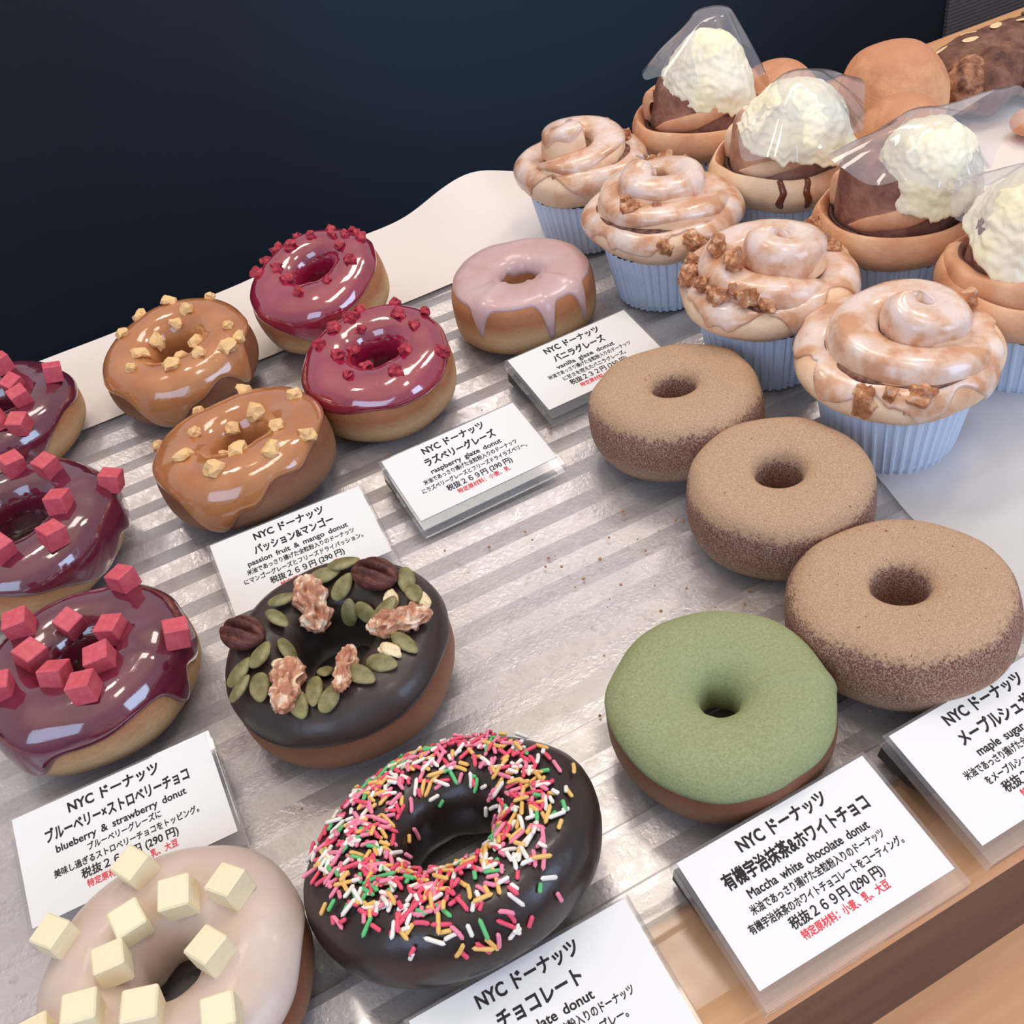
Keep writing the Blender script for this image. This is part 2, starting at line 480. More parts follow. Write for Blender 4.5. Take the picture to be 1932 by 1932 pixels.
# clear film over the ribs and the strip of wood in front
def film_fn(u, v):
    x = -0.34+u*0.90
    y = (0.1225+(v/0.08)*0.0295 if v < 0.08 else 0.1525+(v-0.08)/0.92*0.445) + 0.0015*nz(x*20, 3)
    w = 0.5*nz(x*14, y*14, 1)+0.5*nz(x*34+y*20, y*9, 5)
    z = 0.0036 + 0.0006*w
    if x < 0.09:        # crimps across the ribs on the left part of the sheet
        q = (x/0.021) % 1
        z += 0.0009*min(1, (0.09-x)/0.05)*(abs(q-0.5)-0.25)
    if y < 0.1535:
        z = z if y > 0.1525 else 0.0009+0.0002*w
    return (x, y, z)
V, F = grid(film_fn, 150, 110)
fo = build('clear_film_sheet', V, F, FILM)
tag(fo, 'crinkled clear plastic film laid over the ribbed tray', 'film')
ZF = 0.0040

# white paper along the back edge
def back_paper(u, v):
    x = -0.12+u*0.62
    y = 0.588+v*0.104+0.004*nz(x*12, 9)
    hump = 0.020*math.exp(-((x-0.262)/0.045)**2)+0.006*math.exp(-((x-0.135)/0.05)**2)
    z = 0.0042+hump*(v**1.5)+0.0012*nz(x*25, y*25)*v
    if x > 0.31:
        y -= (0.006+0.004*nz(x*9, 2))*v
    return (x, y, z)
V, F = grid(back_paper, 140, 26)
pb = build('parchment_paper', V, F, PARCH)
tag(pb, 'wavy white parchment paper along the back edge of the tray', 'paper')
def right_paper(u, v):
    x = 0.262+u*0.46
    y = 0.170+v*0.16
    x += 0.025*v+0.004*nz(y*22, 3)
    z = 0.0049+0.0016*nz(x*16, y*16, 4)+0.0012*abs(nz(x*30+y*22, y*8, 2))
    return (x, y, z)
V, F = grid(right_paper, 90, 40)
pr_ = build('waxed_paper_sheet', V, F, PARCH_FILM)
tag(pr_, 'translucent white waxed paper beside the nearest cinnamon sugar donut', 'paper')

# ------------------------------------------------------------------ donuts
class Donut:
    def __init__(self, R=0.045, r=0.0125, h=0.036, n=2.5, seed=0, irr=0.0012, ell=0.0, hole=(0, 0), nin=None):
        self.nin = nin or n
        self.R, self.r, self.h, self.n, self.s, self.irr, self.ell, self.hole = R, r, h, n, seed, irr, ell, hole
    def ring(self, ph):
        R = self.R+self.irr*2*nz(math.cos(ph)*1.2+self.s*7.3, math.sin(ph)*1.2, self.s)+self.ell*math.cos(2*ph)
        r = self.r+self.hole[0]*math.cos(ph)+self.hole[1]*math.sin(ph)
        return (R+r)/2, (R-r)/2
    def P(self, ph, th, off=0.0):
        Rc, a = self.ring(ph)
        b = self.h/2
        c, s = math.cos(th), math.sin(th)
        n = self.n if c > 0 else self.nin
        e = 2/n
        x = a*spow(c, e)
        z = b*spow(s, e)
        if s < 0:
            x *= 1-0.10*(-s)**3*(1 if c > 0 else 0.4)
        nx = spow(c, 2-e)/a
        nzz = spow(s, 2-e)/b
        l = math.hypot(nx, nzz) or 1
        x += off*nx/l
        z += off*nzz/l
        lump = 0.0006*nz(math.cos(ph)*2.5+self.s, math.sin(ph)*2.5, th*1.2)
        rr = Rc+x+lump
        return Vector((rr*math.cos(ph), rr*math.sin(ph), b+z+lump))
    def top(self, x, y, off=0.0):
        ph = math.atan2(y, x)
        Rc, a = self.ring(ph)
        u = max(-0.97, min(0.985, (math.hypot(x, y)-Rc)/a))
        c = abs(u)**((self.n if u > 0 else self.nin)/2)
        th = math.acos(math.copysign(c, u))
        p = self.P(ph, th)
        n = self.P(ph, th, 0.001)-p
        return p+n.normalized()*off, n.normalized()
    def body(self, mat, parent, name='dough'):
        V, F = grid(lambda u, v: self.P(u*2*PI, v*2*PI-PI/2), 128, 44, True, True)
        return build(name, V, F, mat, parent), V
    def icing(self, mat, parent, out=18, inn=195, amp=8, drips=(), T=0.0015, name='glaze', freq=1.6):
        def lim(ph):
            o_ = out+amp*nz(math.cos(ph)*freq+self.s*3, math.sin(ph)*freq, 4.2)*1.6
            t = T
            for (dp, dep, w) in drips:
                d = (math.degrees(ph)-dp+180) % 360-180
                g = math.exp(-(d/w)**2)
                o_ -= dep*g
                t += 0.0008*g
            i_ = inn+10*nz(math.cos(ph)*2+self.s, math.sin(ph)*2, 8.1)
            return math.radians(o_), math.radians(i_), t
        def fn(u, v):
            ph = u*2*PI
            a0, a1, t = lim(ph)
            # denser rings near the lips
            w = 0.5-0.5*math.cos(v*PI)
            th = a0+(a1-a0)*w
            d = min((th-a0)*self.h*0.55, (a1-th)*self.h*0.55)
            return self.P(ph, th, -0.0005+(t+0.0005)*min(1, math.sqrt(max(0, d)/0.0028)))
        V, F = grid(fn, 200, 40, True, False)
        return build(name, V, F, mat, parent)

def lean(tx, ty):
    return Euler((math.radians(tx), math.radians(ty), 0), 'XYZ')

def donut_thing(name, cx, cy, tilt, label, d, dough, group=None, zbase=ZF):
    e = lean(*tilt)
    mt = e.to_matrix()
    off = mt @ Vector((0, 0, d.h/2))
    t = thing(name, (cx-off.x, cy-off.y, 0), label, 'donut', group, e)
    b, V = d.body(dough, t)
    low = min((mt @ Vector(v)).z for v in V)
    t.location.z = zbase-low
    return t

def aligned(p, n, yaw):
    q = Vector((0, 0, 1)).rotation_difference(n).to_matrix().to_4x4()
    return Matrix.Translation(p) @ q @ Matrix.Rotation(yaw, 4, 'Z')

def put(name, me, parent, mat4, scale=(1, 1, 1)):
    o = bpy.data.objects.new(name, me)
    COL.objects.link(o)
    o.parent = parent
    o.matrix_local = mat4 @ Matrix.Diagonal((scale[0], scale[1], scale[2], 1))
    return o

def cube_mesh(name, s, mat, seed, bev=0.0004, sm=False):
    bm = box_bm(-s/2, s/2, -s/2, s/2, -s/2, s/2)
    for v in bm.verts:
        v.co += Vector((nz(v.co.x*400+seed, v.co.y*400, 1), nz(v.co.y*400+seed, v.co.z*400, 2), nz(v.co.z*400+seed, v.co.x*400, 3)))*s*0.10
    bmesh.ops.bevel(bm, geom=bm.edges[:], offset=bev, segments=3 if sm else 1, affect='EDGES')
    return bm_mesh(name, bm, mat, sm)

def bit_mesh(name, s, mat, seed, rough=0.5, sub=2, squash=0.75):
    bm = bmesh.new()
    bmesh.ops.create_icosphere(bm, subdivisions=sub, radius=s)
    for v in bm.verts:
        k = 1+rough*fbm(v.co/s*1.1+Vector((seed*3.7, 0, 0)), 3)
        v.co *= k
        v.co.z *= squash
    return bm_mesh(name, bm, mat)

PINK_CUBES = [cube_mesh('strawberry_cube', 0.0098, CUBE_PINK, i) for i in range(4)]
WHITE_CUBES = [cube_mesh('white_chocolate_cube', 0.0102, CUBE_WHITE, i+9, 0.0006, False) for i in range(4)]
RASP_BITS = [bit_mesh('raspberry_piece', 0.0029, RASP_BIT, i+1, 0.75) for i in range(5)]
MANGO_BITS = [bit_mesh('mango_piece', 0.0033, MANGO_BIT, i+11, 0.6) for i in range(5)]

def mm(l):
    return [(a/1000, b/1000) for a, b in l]

def toppings(d, t, pts, meshes, name, lift, rnd, flat=0.75, scale=(0.85, 1.15)):
    for i, (x, y) in enumerate(mm(pts)):
        p, n = d.top(x, y, lift)
        n = (n*(1-flat)+Vector((0, 0, 1))*flat + Vector((rnd.uniform(-1, 1), rnd.uniform(-1, 1), 0))*0.18).normalized()
        s = rnd.uniform(*scale)
        put(name, meshes[i % len(meshes)], t, aligned(p, n, rnd.uniform(0, 2*PI)), (s, s, s))

R_ = random.Random(3)
# --- blueberry donuts with strawberry chocolate cubes
BLUE = [
    ('blueberry_donut', -0.0743, 0.3585, (-3, 0), 'blueberry glazed donut with pink cubes, nearest of three, right behind its price card',
     dict(R=0.0440, r=0.0140, h=0.036, seed=1), [(25, 24), (0, 19), (-19, 24), (19, 0), (36, -17), (-20, 4), (10, -21), (-11, -17), (1, -32), (-30, -10)],
     [(-131, 30, 12), (-44, 40, 8), (-20, 20, 12)]),
    ('blueberry_donut', -0.0874, 0.4715, (3, 0), 'blueberry glazed donut with pink cubes, middle of the left column',
     dict(R=0.0462, r=0.0165, h=0.036, seed=2, hole=(-0.001, 0.004)), [(6, 33), (22, 21), (43, -1), (23, -12), (15, -32), (-8, -29), (-22, 14), (-28, -14)],
     [(-50, 46, 26), (-12, 34, 12), (6, 30, 8)]),
    ('blueberry_donut', -0.0885, 0.5936, (0, 0), 'blueberry glazed donut with pink cubes, farthest back at the left edge',
     dict(R=0.0455, r=0.0150, h=0.036, seed=3), [(12, 27), (18, 8), (36, -4), (18, -20), (12, -38), (2, -34), (-20, 15)],
     [(-80, 20, 20)]),
]
for nm, x, y, tl, lab, kw, cubes, drips in BLUE:
    d = Donut(n=2.35, irr=0.0016, **kw)
    t = donut_thing(nm, x, y, tl, lab, d, DOUGH, 'blueberry donuts')
    d.icing(BLUE_GLAZE, t, 14, 215, 12, drips, 0.0016)
    toppings(d, t, cubes, PINK_CUBES, 'strawberry_cube', 0.0052, R_, 0.7, (0.95, 1.06))

# --- mango donuts
MANGO = [
    (0.0251, 0.4635, (-5, -3), 'mango glazed donut with yellow crumbs, behind the mango price card', dict(R=0.0469, r=0.0140, h=0.035, seed=5, hole=(0.001, 0.001)),
     [(15, 37), (36, 5), (16, 13), (20, -19), (29, -31), (11, -35), (-11, 39), (-36, 26), (0, 17), (-18, 15), (-10, -10), (-3, -24), (-28, -6), (-17, -31)],
     [(-124, 62, 15), (-98, 30, 12), (-66, 12, 12)]),
    (0.0181, 0.5797, (6, -6), 'mango glazed donut with yellow crumbs, at the back edge of the tray', dict(R=0.0452, r=0.0140, h=0.035, seed=6, hole=(0.001, 0.001)),
     [(9, 18), (-22, 25), (-8, 15), (15, -9), (33, -14), (34, -23), (26, -29), (-20, 2), (0, -15), (12, -27), (-26, -11), (-5, -26), (10, 36), (32, 24), (18, 20), (-9, 40)],
     [(-120, 46, 20), (-88, 14, 12), (-52, 44, 10)]),
]
for x, y, tl, lab, kw, pts, drips in MANGO:
    d = Donut(n=2.35, irr=0.0016, **kw)
    t = donut_thing('mango_donut', x, y, tl, lab, d, DOUGH_DARK, 'mango donuts')
    d.icing(MANGO_GLAZE, t, 26, 205, 8, drips, 0.0017)
    toppings(d, t, pts, MANGO_BITS, 'mango_piece', 0.0028, R_, 0.5, (0.9, 1.6))

# --- raspberry donuts
RASP = [
    (0.1106, 0.4845, (7, -5), 'raspberry glazed donut with red crumbs, the nearer one behind the raspberry price card', dict(R=0.0420, r=0.0115, h=0.038, seed=8, hole=(0.003, 0.003)),
     [(26, 28), (8, 35), (1, 31), (24, 15), (36, 10), (-10, 29), (2, 21), (27, 1), (-8, 13), (-22, 22), (-18, 8), (-1, -4), (15, -14), (-8, -9), (30, -23), (-19, -12), (3, -26)],
     [(-75, 6, 20)]),
    (0.1116, 0.5850, (6, -12), 'raspberry glazed donut with red crumbs, tilted, farther back by the parchment paper', dict(R=0.0418, r=0.0110, h=0.040, seed=9, hole=(0.003, 0.003)),
     [(7, 38), (26, 29), (36, 15), (14, 26), (25, 14), (31, 8), (36, -1), (-7, 37), (0, 28), (-17, 31), (24, 0), (23, -17), (-15, 16), (-26, 22), (-15, 3), (3, -8), (5, -23), (-13, -19)],
     [(-112, 36, 22)]),
]
for x, y, tl, lab, kw, pts, drips in RASP:
    d = Donut(n=2.6, irr=0.0012, **kw)
    t = donut_thing('raspberry_donut', x, y, tl, lab, d, DOUGH, 'raspberry donuts', ZF if y < 0.55 else 0.0072)
    d.icing(RASP_GLAZE, t, 24, 215, 6, drips, 0.0014)
    toppings(d, t, pts, RASP_BITS, 'raspberry_piece', 0.0024, R_, 0.5, (1.0, 1.55))

# --- vanilla donut
d = Donut(0.0443, 0.0112, 0.036, 3.2, 12, 0.0008, nin=3.6)
t = donut_thing('vanilla_donut', 0.2142, 0.5125, (-1, 0), 'plain donut with thin pinkish vanilla glaze behind the vanilla price card', d, DOUGH)
d.icing(VANILLA_GLAZE, t, 40, 165, 5, [(-150, 45, 7), (-96, 58, 6), (-64, 52, 5)], 0.0009)

# --- cinnamon sugar donuts
for x, y, tl, lab, R, r, h, sd in [
    (0.2170, 0.1985, (-6, 0), 'cinnamon sugar donut, nearest of three, behind the maple sugar price card', 0.0432, 0.0100, 0.034, 14),
    (0.2224, 0.2790, (0, -2), 'cinnamon sugar donut in the middle of its column of three', 0.0410, 0.0098, 0.037, 15),
    (0.2208, 0.3580, (-5, 0), 'cinnamon sugar donut, farthest of three, overlapping the vanilla price card', 0.0434, 0.0100, 0.036, 16)]:
    d = Donut(R, r, h, 3.0, sd, 0.001, nin=4.5)
    donut_thing('sugar_donut', x, y, tl, lab, d, SUGAR, 'cinnamon sugar donuts')

# --- matcha donut
d = Donut(0.0409, 0.0080, 0.032, 2.7, 18, 0.0008)
t = donut_thing('matcha_donut', 0.1331, 0.1985, (3, 0), 'brown donut coated with pale green matcha powder', d, DOUGH_DARK)
d.icing(MATCHA, t, 18, 205, 5, [(-22, 12, 5)], 0.0012, 'matcha_coating', 2.5)

# --- nut donut
d = Donut(0.0465, 0.0165, 0.036, 2.5, 20, 0.0010)
t = donut_thing('nut_donut', 0.0211, 0.3032, (-1, -3), 'dark chocolate donut topped with nuts and pumpkin seeds', d, DOUGH_DARK)
d.icing(CHOC_GLAZE, t, 6, 230, 8, [(-60, -12, 26)], 0.0012)

def seed_mesh(name, l, w, th, mat, point=0.3):
    def fn(u, v):
        a = u*PI
        x = -math.cos(a)
        rr = math.sin(a)**0.85*(1-point*max(0, x))
        b = v*2*PI
        return (x*l/2, rr*w/2*spow(math.cos(b), 0.8), rr*th/2*spow(math.sin(b), 1.0))
    V, F = grid(fn, 18, 16, False, True)
    return mesh(name, V, F, mat)
SEED = seed_mesh('pumpkin_seed', 0.0118, 0.0066, 0.0026, PUMPKIN)
def walnut_mesh(name, l, w, t_, sd):
    bm = bmesh.new()
    bmesh.ops.create_icosphere(bm, subdivisions=5, radius=1)
    for v in bm.verts:
        c = v.co.copy()
        rg = 1-abs(nz(c.x*2.4+sd, c.y*2.4, c.z*2.4))*2.0
        k = 0.58+0.52*rg+0.18*nz(c.x*5+sd, c.y*5, c.z*5)
        waist = 1-0.30*math.exp(-((c.x-0.1*math.sin(sd))/0.22)**2)+0.22*nz(c.x*2.2+sd, 4.4)
        v.co = Vector((c.x*l/2*(0.85+.15*k), c.y*w/2*k*waist, c.z*t_/2*k))
    return bm_mesh(name, bm, WALNUT_RAW, True)
def pecan_mesh(name):
    bm = bmesh.new()
    bmesh.ops.create_icosphere(bm, subdivisions=5, radius=1)
    for v in bm.verts:
        c = v.co.copy()
        y = c.y
        g = 0.75*math.exp(-(y/0.13)**2)+0.40*math.exp(-((abs(y)-0.56+0.08*nz(c.x*3))/0.08)**2)
        k = 1-g*(1 if c.z > 0 else 0.3)+0.06*nz(c.x*4, c.y*8, c.z*4)
        v.co = Vector((c.x*0.0098, c.y*0.0068*(1-0.15*c.x*c.x), c.z*0.0052*k))
    return bm_mesh(name, bm, PECAN, True)
WALNUTS = [walnut_mesh('walnut_piece', *a) for a in [(0.026, 0.016, 0.011, 1), (0.027, 0.013, 0.010, 5), (0.027, 0.014, 0.011, 9), (0.026, 0.0085, 0.009, 14)]]
PEC = pecan_mesh('pecan_half')
PALE = bit_mesh('cashew_piece', 0.0044, PALE_NUT, 4, 0.35, 3, 0.6)
rr_ = random.Random(5)
for i, (x, y, a) in enumerate([(-1, 22, -98), (26, -17, -18), (-23, -20, -116), (-1, -27, -119)]):
    p, n = d.top(x/1000, y/1000, 0.0048)
    put('walnut_piece', WALNUTS[i], t, aligned(p, n, math.radians(a)))
for x, y, a in [(-30, 17, -55), (27, 13, -57)]:
    p, n = d.top(x/1000, y/1000, 0.0050)
    put('pecan_half', PEC, t, aligned(p, n, math.radians(a)), (1.15, 1.15, 1.1))
for x, y, a in [(18, 28, -18), (9, 28, -3), (14, 20, 32), (13, 13, 43), (19, 4, -72), (36, 3, -105), (35, -7, -106), (24, -7, 24), (23, -27, -67), (12, -31, -48), (3, -32, -61), (-11, 26, -10), (-17, 19, -66), (-20, 4, -69), (-28, 2, 51), (-37, 1, 19), (-38, -8, 26), (-32, -13, -99), (-9, -20, -98), (-15, -28, -109), (-11, -34, 47), (-22, -29, -93)]:
    p, n = d.top(x/1000, y/1000, 0.0026)
    n = (n+Vector((rr_.uniform(-.2, .2), rr_.uniform(-.2, .2), 0))).normalized()
    s = rr_.uniform(1.05, 1.25)
    put('pumpkin_seed', SEED, t, aligned(p+n*rr_.uniform(0, 0.002), n, math.radians(a)), (s, s*rr_.uniform(.9, 1.1), s))
for x, y, a in [(28, -2, -98), (37, -10, -92), (17, -27, -58), (-22, -6, -24)]:
    p, n = d.top(x/1000, y/1000, 0.0024)
    put('cashew_piece', PALE, t, aligned(p, n, math.radians(a)), (1.25, 0.7, 1))

# --- sprinkle donut
d = Donut(0.0472, 0.0165, 0.030, 2.35, 22, 0.0010, 0.0034)
t = donut_thing('sprinkle_donut', 0.0251, 0.1968, (-15, 0), 'large dark chocolate donut covered in pink, white and yellow sprinkles', d, DOUGH_DARK)
d.icing(CHOC_SHINY, t, -42, 300, 8, (), 0.0012)
SPR = {'white': M('white_sprinkle', rgb(240, 236, 228), .5), 'pink': M('pale_pink_sprinkle', rgb(238, 138, 164), .5), 'hot': M('hot_pink_sprinkle', rgb(232, 84, 110), .5),
       'yellow': M('orange_yellow_sprinkle', rgb(238, 190, 110), .5), 'green': M('green_sprinkle', rgb(98, 190, 120), .5)}
def capsule(l, r, bend=0.0):
    def fn(u, v):
        k = u*2-1
        e = max(0, (abs(k)-0.72)/0.28)
        rr = r*math.sqrt(max(0.0, 1-e*e))
        x = k*l/2
        return (x, rr*math.cos(v*2*PI)+bend*k*k*l, rr*math.sin(v*2*PI))
    return grid(fn, 9, 7, False, True)
SPM = {k: [mesh('sprinkle', *capsule(L, 0.00076, b), SPR[k]) for L, b in ((0.0045, 0), (0.0060, 0.05), (0.0072, 0), (0.0034, 0))] for k in SPR}
rs = random.Random(21)
items = []
tries = 0
while len(items) < 780 and tries < 20000:
    tries += 1
    ph = rs.uniform(-PI, PI)
    rho = math.sqrt(rs.uniform(0.016**2, 0.0465**2))
    x, y = rho*math.cos(ph), rho*math.sin(ph)
    dens = 1.0
    if rho < 0.020: dens = 0.3
    side = max(0, math.cos(ph-math.radians(-15)))
    if rho > 0.038: dens = 0.8-0.75*side
    if rho > 0.043: dens = 0.32*(1-side)
    if rs.random() > dens: continue
    p, n = d.top(x, y, 0.0018+abs(rs.gauss(0, 0.0007)))
    n = (n+Vector((rs.gauss(0, .16), rs.gauss(0, .16), 0))).normalized()
    k = rs.choices(['white', 'pink', 'hot', 'yellow', 'green'], [30, 20, 24, 22, 8])[0]
    li = rs.randrange(4)
    items.append((aligned(p, n, rs.uniform(0, PI)), k, li))
campos = Vector((0, 0, 0.342))-Vector(t.location)
def apparent(it):
    return (0.0045, 0.0060, 0.0072, 0.0034)[it[2]]/(it[0].translation-campos).length
items.sort(key=apparent, reverse=True)
for m4, k, li in items[:100]:
    put('sprinkle', SPM[k][li], t, m4)
V, F, I = [], [], []
keys = list(SPR)
for m4, k, li in items[100:]:
    b = len(V)
    me = SPM[k][li]
    V += [m4 @ v.co for v in me.vertices]
    F += [tuple(b+i for i in p.vertices) for p in me.polygons]
    I += [keys.index(k)]*len(me.polygons)
o = build('sprinkles', V, F, [SPR[k] for k in keys], t, I)
o['kind'] = 'stuff'

# --- white chocolate donut
d = Donut(0.0435, 0.0115, 0.035, 2.3, 25, 0.0010)
t = donut_thing('white_chocolate_donut', -0.0718, 0.2063, (-2, 0), 'cream glazed donut with white chocolate cubes in the near left corner', d, DOUGH_DARK)
d.icing(WHITE_GLAZE, t, 10, 210, 7, [(-20, -14, 20)], 0.0015)
toppings(d, t, [(0, 31), (12, 16), (27, 7), (-7, 17), (-27, 21), (-17, 5), (17, -12), (-24, -10), (-8, -20), (13, -31), (-36, -8)], WHITE_CUBES, 'white_chocolate_cube', 0.0054, R_, 0.8, (0.95, 1.08))

# ------------------------------------------------------------------ cinnamon roll muffins
def lathe(prof, seg=72, wob=0.0, sd=0):
    def fn(u, v):
        k = v*(len(prof)-1)
        i = min(int(k), len(prof)-2)
        f = k-i
        r = prof[i][0]*(1-f)+prof[i+1][0]*f
        z = prof[i][1]*(1-f)+prof[i+1][1]*f
        a = u*2*PI
        w = 1+wob*nz(math.cos(a)*1.3+sd, math.sin(a)*1.3, z*20)
        return (r*w*math.cos(a), r*w*math.sin(a), z+wob*0.02*nz(math.cos(a)*1.7, math.sin(a)*1.7+sd, r*30))
    return fn

def smooth_prof(pts, n=8):
    out = []
    P = [pts[0]]+list(pts)+[pts[-1]]
    for i in range(1, len(P)-2):
        for k in range(n):
            s = k/n
            q = []
            for c in (0, 1):
                p0, p1, p2, p3 = P[i-1][c], P[i][c], P[i+1][c], P[i+2][c]
                q.append(0.5*((2*p1)+(-p0+p2)*s+(2*p0-5*p1+4*p2-p3)*s*s+(-p0+3*p1-3*p2+p3)*s**3))
            out.append((max(q[0], 0.0002), q[1]))
    out.append(pts[-1])
    return out

def paper_cup(parent, r0=0.0295, r1=0.0355, h=0.036, n=46):
    nu = n*4
    def fn(u, v):
        a = u*2*PI
        ph = (u*n) % 1
        tri = (1 if 0.25 <= ph < 0.75 else -1)
        # outside wall, rolled over to an inside wall
        if v < 0.08:
            k = v/0.08
            r, z = r0*k, 0.0003
        elif v <= 0.6:
            k = (v-0.08)/0.52
            r, z = r0+(r1-r0)*k+0.00065*tri*min(1, k*6), h*k
        else:
            k = (1-v)/0.4
            r, z = r0+(r1-r0)*k-0.0004+0.00065*tri, h*k+0.0004
        return (r*math.cos(a), r*math.sin(a), z)
    V, F = grid(fn, nu, 16, True, False)
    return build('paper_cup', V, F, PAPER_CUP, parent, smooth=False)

def coil(a0, turns, r0, z0, z1, w0, w1, h0, h1, sgn=-1, p=0.85, ez=0.9, sd=0, cx=0.0, cy=0.0, rend=0.0):
    """spiral strand path: returns fn(t, angle, offset)"""
    def fn(t, a, off=0.0):
        ang = a0+sgn*turns*2*PI*t
        r = rend+(r0-rend)*(1-t)**p
        k = t**ez
        z = z0+(z1-z0)*k
        w = w0+(w1-w0)*t
        h = h0+(h1-h0)*t
        e = min(1, t/0.10, (1-t)/0.05+0.2)
        e = math.sqrt(max(e, 0.0))
        c, s = spow(math.cos(a), 0.75), spow(math.sin(a), 0.75)
        l = 1+0.12*nz(t*7+sd, math.cos(a)*1.2, math.sin(a)*1.2)
        rr = r+(w/2*l*c*e+off*math.cos(a))
        zz = z+(h/2*l*s*e+off*math.sin(a))+0.0022*nz(t*5+sd, 8.8)
        return Vector((cx*t+rr*math.cos(ang), cy*t+rr*math.sin(ang), zz))
    return fn

def add_caps(V, F, nu, nv):
    F.append(tuple(range(nv-1, -1, -1)))
    F.append(tuple((nu-1)*nv+j for j in range(nv)))

def strand(parent, fn, name, mats, nu=130, nv=22, under=None):
    V, F = grid(lambda u, v: fn(u, v*2*PI), nu, nv, False, True)
    idx = None
    if under:
        idx = []
        for i in range(nu-1):
            for j in range(nv):
                a = (j+0.5)/nv*360
                idx.append(1 if under[0] < a < under[1] else 0)
        idx += [0, 0]
    add_caps(V, F, nu, nv)
    return build(name, V, F, mats, parent, idx)

def strand_icing(parent, fn, a_lo, a_hi, sd, T=0.0011, nu=150, nv=18, amp=22, mat=None):
    def f(u, v):
        lo = a_lo+amp*nz(u*11+sd, 3.3)*1.5
        hi = a_hi+amp*0.6*nz(u*9+sd, 7.7)
        k = 0.5-0.5*math.cos(v*PI)
        a = math.radians(lo+(hi-lo)*k)
        e = min(1, math.sqrt(max(0, min(k, 1-k))/0.10))
        return fn(0.01+u*0.985, a, -0.0008+(T+0.0008)*e)
    V, F = grid(f, nu, nv)
    return build('icing', V, F, mat or ICING, parent)

BITS_NUT = [bit_mesh('walnut_chunk', 0.0048, WALNUT, i+31, 0.6, 3, 0.8) for i in range(5)]

def roll_muffin(x, y, rotz, label, sd, turns=1.35, top=0.076, sgn=-1, cx=0.004, nuts=(), r0=0.0325, S=1.0, w0=0.022, w1=0.023, p=1.0, rend=0.007, z0=0.052, icr=(-8, 160), ez=0.95):
    t = thing('cinnamon_roll', (x, y, ZF), label, 'cinnamon roll', 'iced cinnamon rolls in paper cups', (0, 0, 0))
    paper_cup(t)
    rz_ = math.radians(rotz)
    prof = smooth_prof([(0.0002, 0.004), (0.0240, 0.004), (0.0290, 0.030), (0.0380, 0.0375), (0.0450*S, 0.044), (0.0458*S, 0.051), (0.0410*S, 0.0565), (0.033, 0.0570), (0.022, 0.053), (0.0002, 0.052)], 6)
    lf = lathe(prof, 96, 0.10, sd)
    V, F = grid(lf, 96, len(prof), True, False)
    build('bun', V, F, BUN_PALE, t)
    # icing running over the rim of the bun
    lo_i, hi_i = 26, len(prof)-8
    def ic(u, v):
        a = u*2*PI
        low = 0.56+0.15*nz(math.cos(a)*1.8+sd, math.sin(a)*1.8, 2.0)*1.7-0.07*max(0, nz(math.cos(a)*5, math.sin(a)*5, sd))*2
        k = low+(0.90-low)*(0.5-0.5*math.cos(v*PI))
        p = Vector(lf(u, k))
        p2 = Vector(lf(u, min(1, k+0.004)))
        dr = math.hypot(p2.x, p2.y)-math.hypot(p.x, p.y)
        dz = p2.z-p.z
        n = Vector((math.cos(a)*dz, math.sin(a)*dz, -dr))
        n = n.normalized() if n.length > 0 else Vector((0, 0, 1))
        e = min(1, math.sqrt(min(v, 1-v)/0.12))
        return p+n*(-0.0006+0.0018*e)
    V, F = grid(ic, 140, 16, True, False)
    build('icing', V, F, ICING, t)
    fn = coil(rz_, turns, r0, z0, top-0.012, w0, w1, 0.022, 0.027, sgn, p, ez, sd, cx*math.cos(rz_), cx*math.sin(rz_), rend)
    strand(t, fn, 'swirl', [BUN_PALE, CINN], under=(185, 345))
    strand_icing(t, fn, icr[0], icr[1], sd)
    def paste(u, v):
        q = 0.11+0.36*u
        c = fn(q, math.radians(345), 0.0006)
        c.z = 0.0576+0.0006*nz(u*14+sd)
        k = 0.0021*max(0.12, min(1, 0.45+1.6*nz(u*5+sd*1.7, 6.1)))*(1+0.5*nz(u*22+sd, v*2))*math.sin(min(1, u*8, (1-u)*8)*PI/2)
        o_ = (Vector((c.x, c.y, 0)).normalized()*math.cos(v*2*PI)+Vector((0, 0, 1))*math.sin(v*2*PI))*k
        return c+o_
    V, F = grid(paste, 120, 10, False, True)
    build('cinnamon_paste', V, F, CINN_SMEAR, t)
    rn = random.Random(sd)
    for i, (a, r, z) in enumerate(nuts):
        m4 = Matrix.Translation((r*math.cos(a), r*math.sin(a), z)) @ Euler((rn.uniform(0, 6), rn.uniform(0, 6), rn.uniform(0, 6))).to_matrix().to_4x4()
        s = rn.uniform(0.7, 1.35)
        put('walnut_chunk', BITS_NUT[i % 5], t, m4, (s, s, s))
    return t

def arc_nuts(a0, a1, n, r, z, sd, jr=0.003, jz=0.003):
    q = random.Random(sd)
    return [(math.radians(a0+(a1-a0)*(i+.5)/n+q.uniform(-6, 6)), r+q.uniform(-jr, jr), z+q.uniform(-jz, jz)) for i in range(n)]

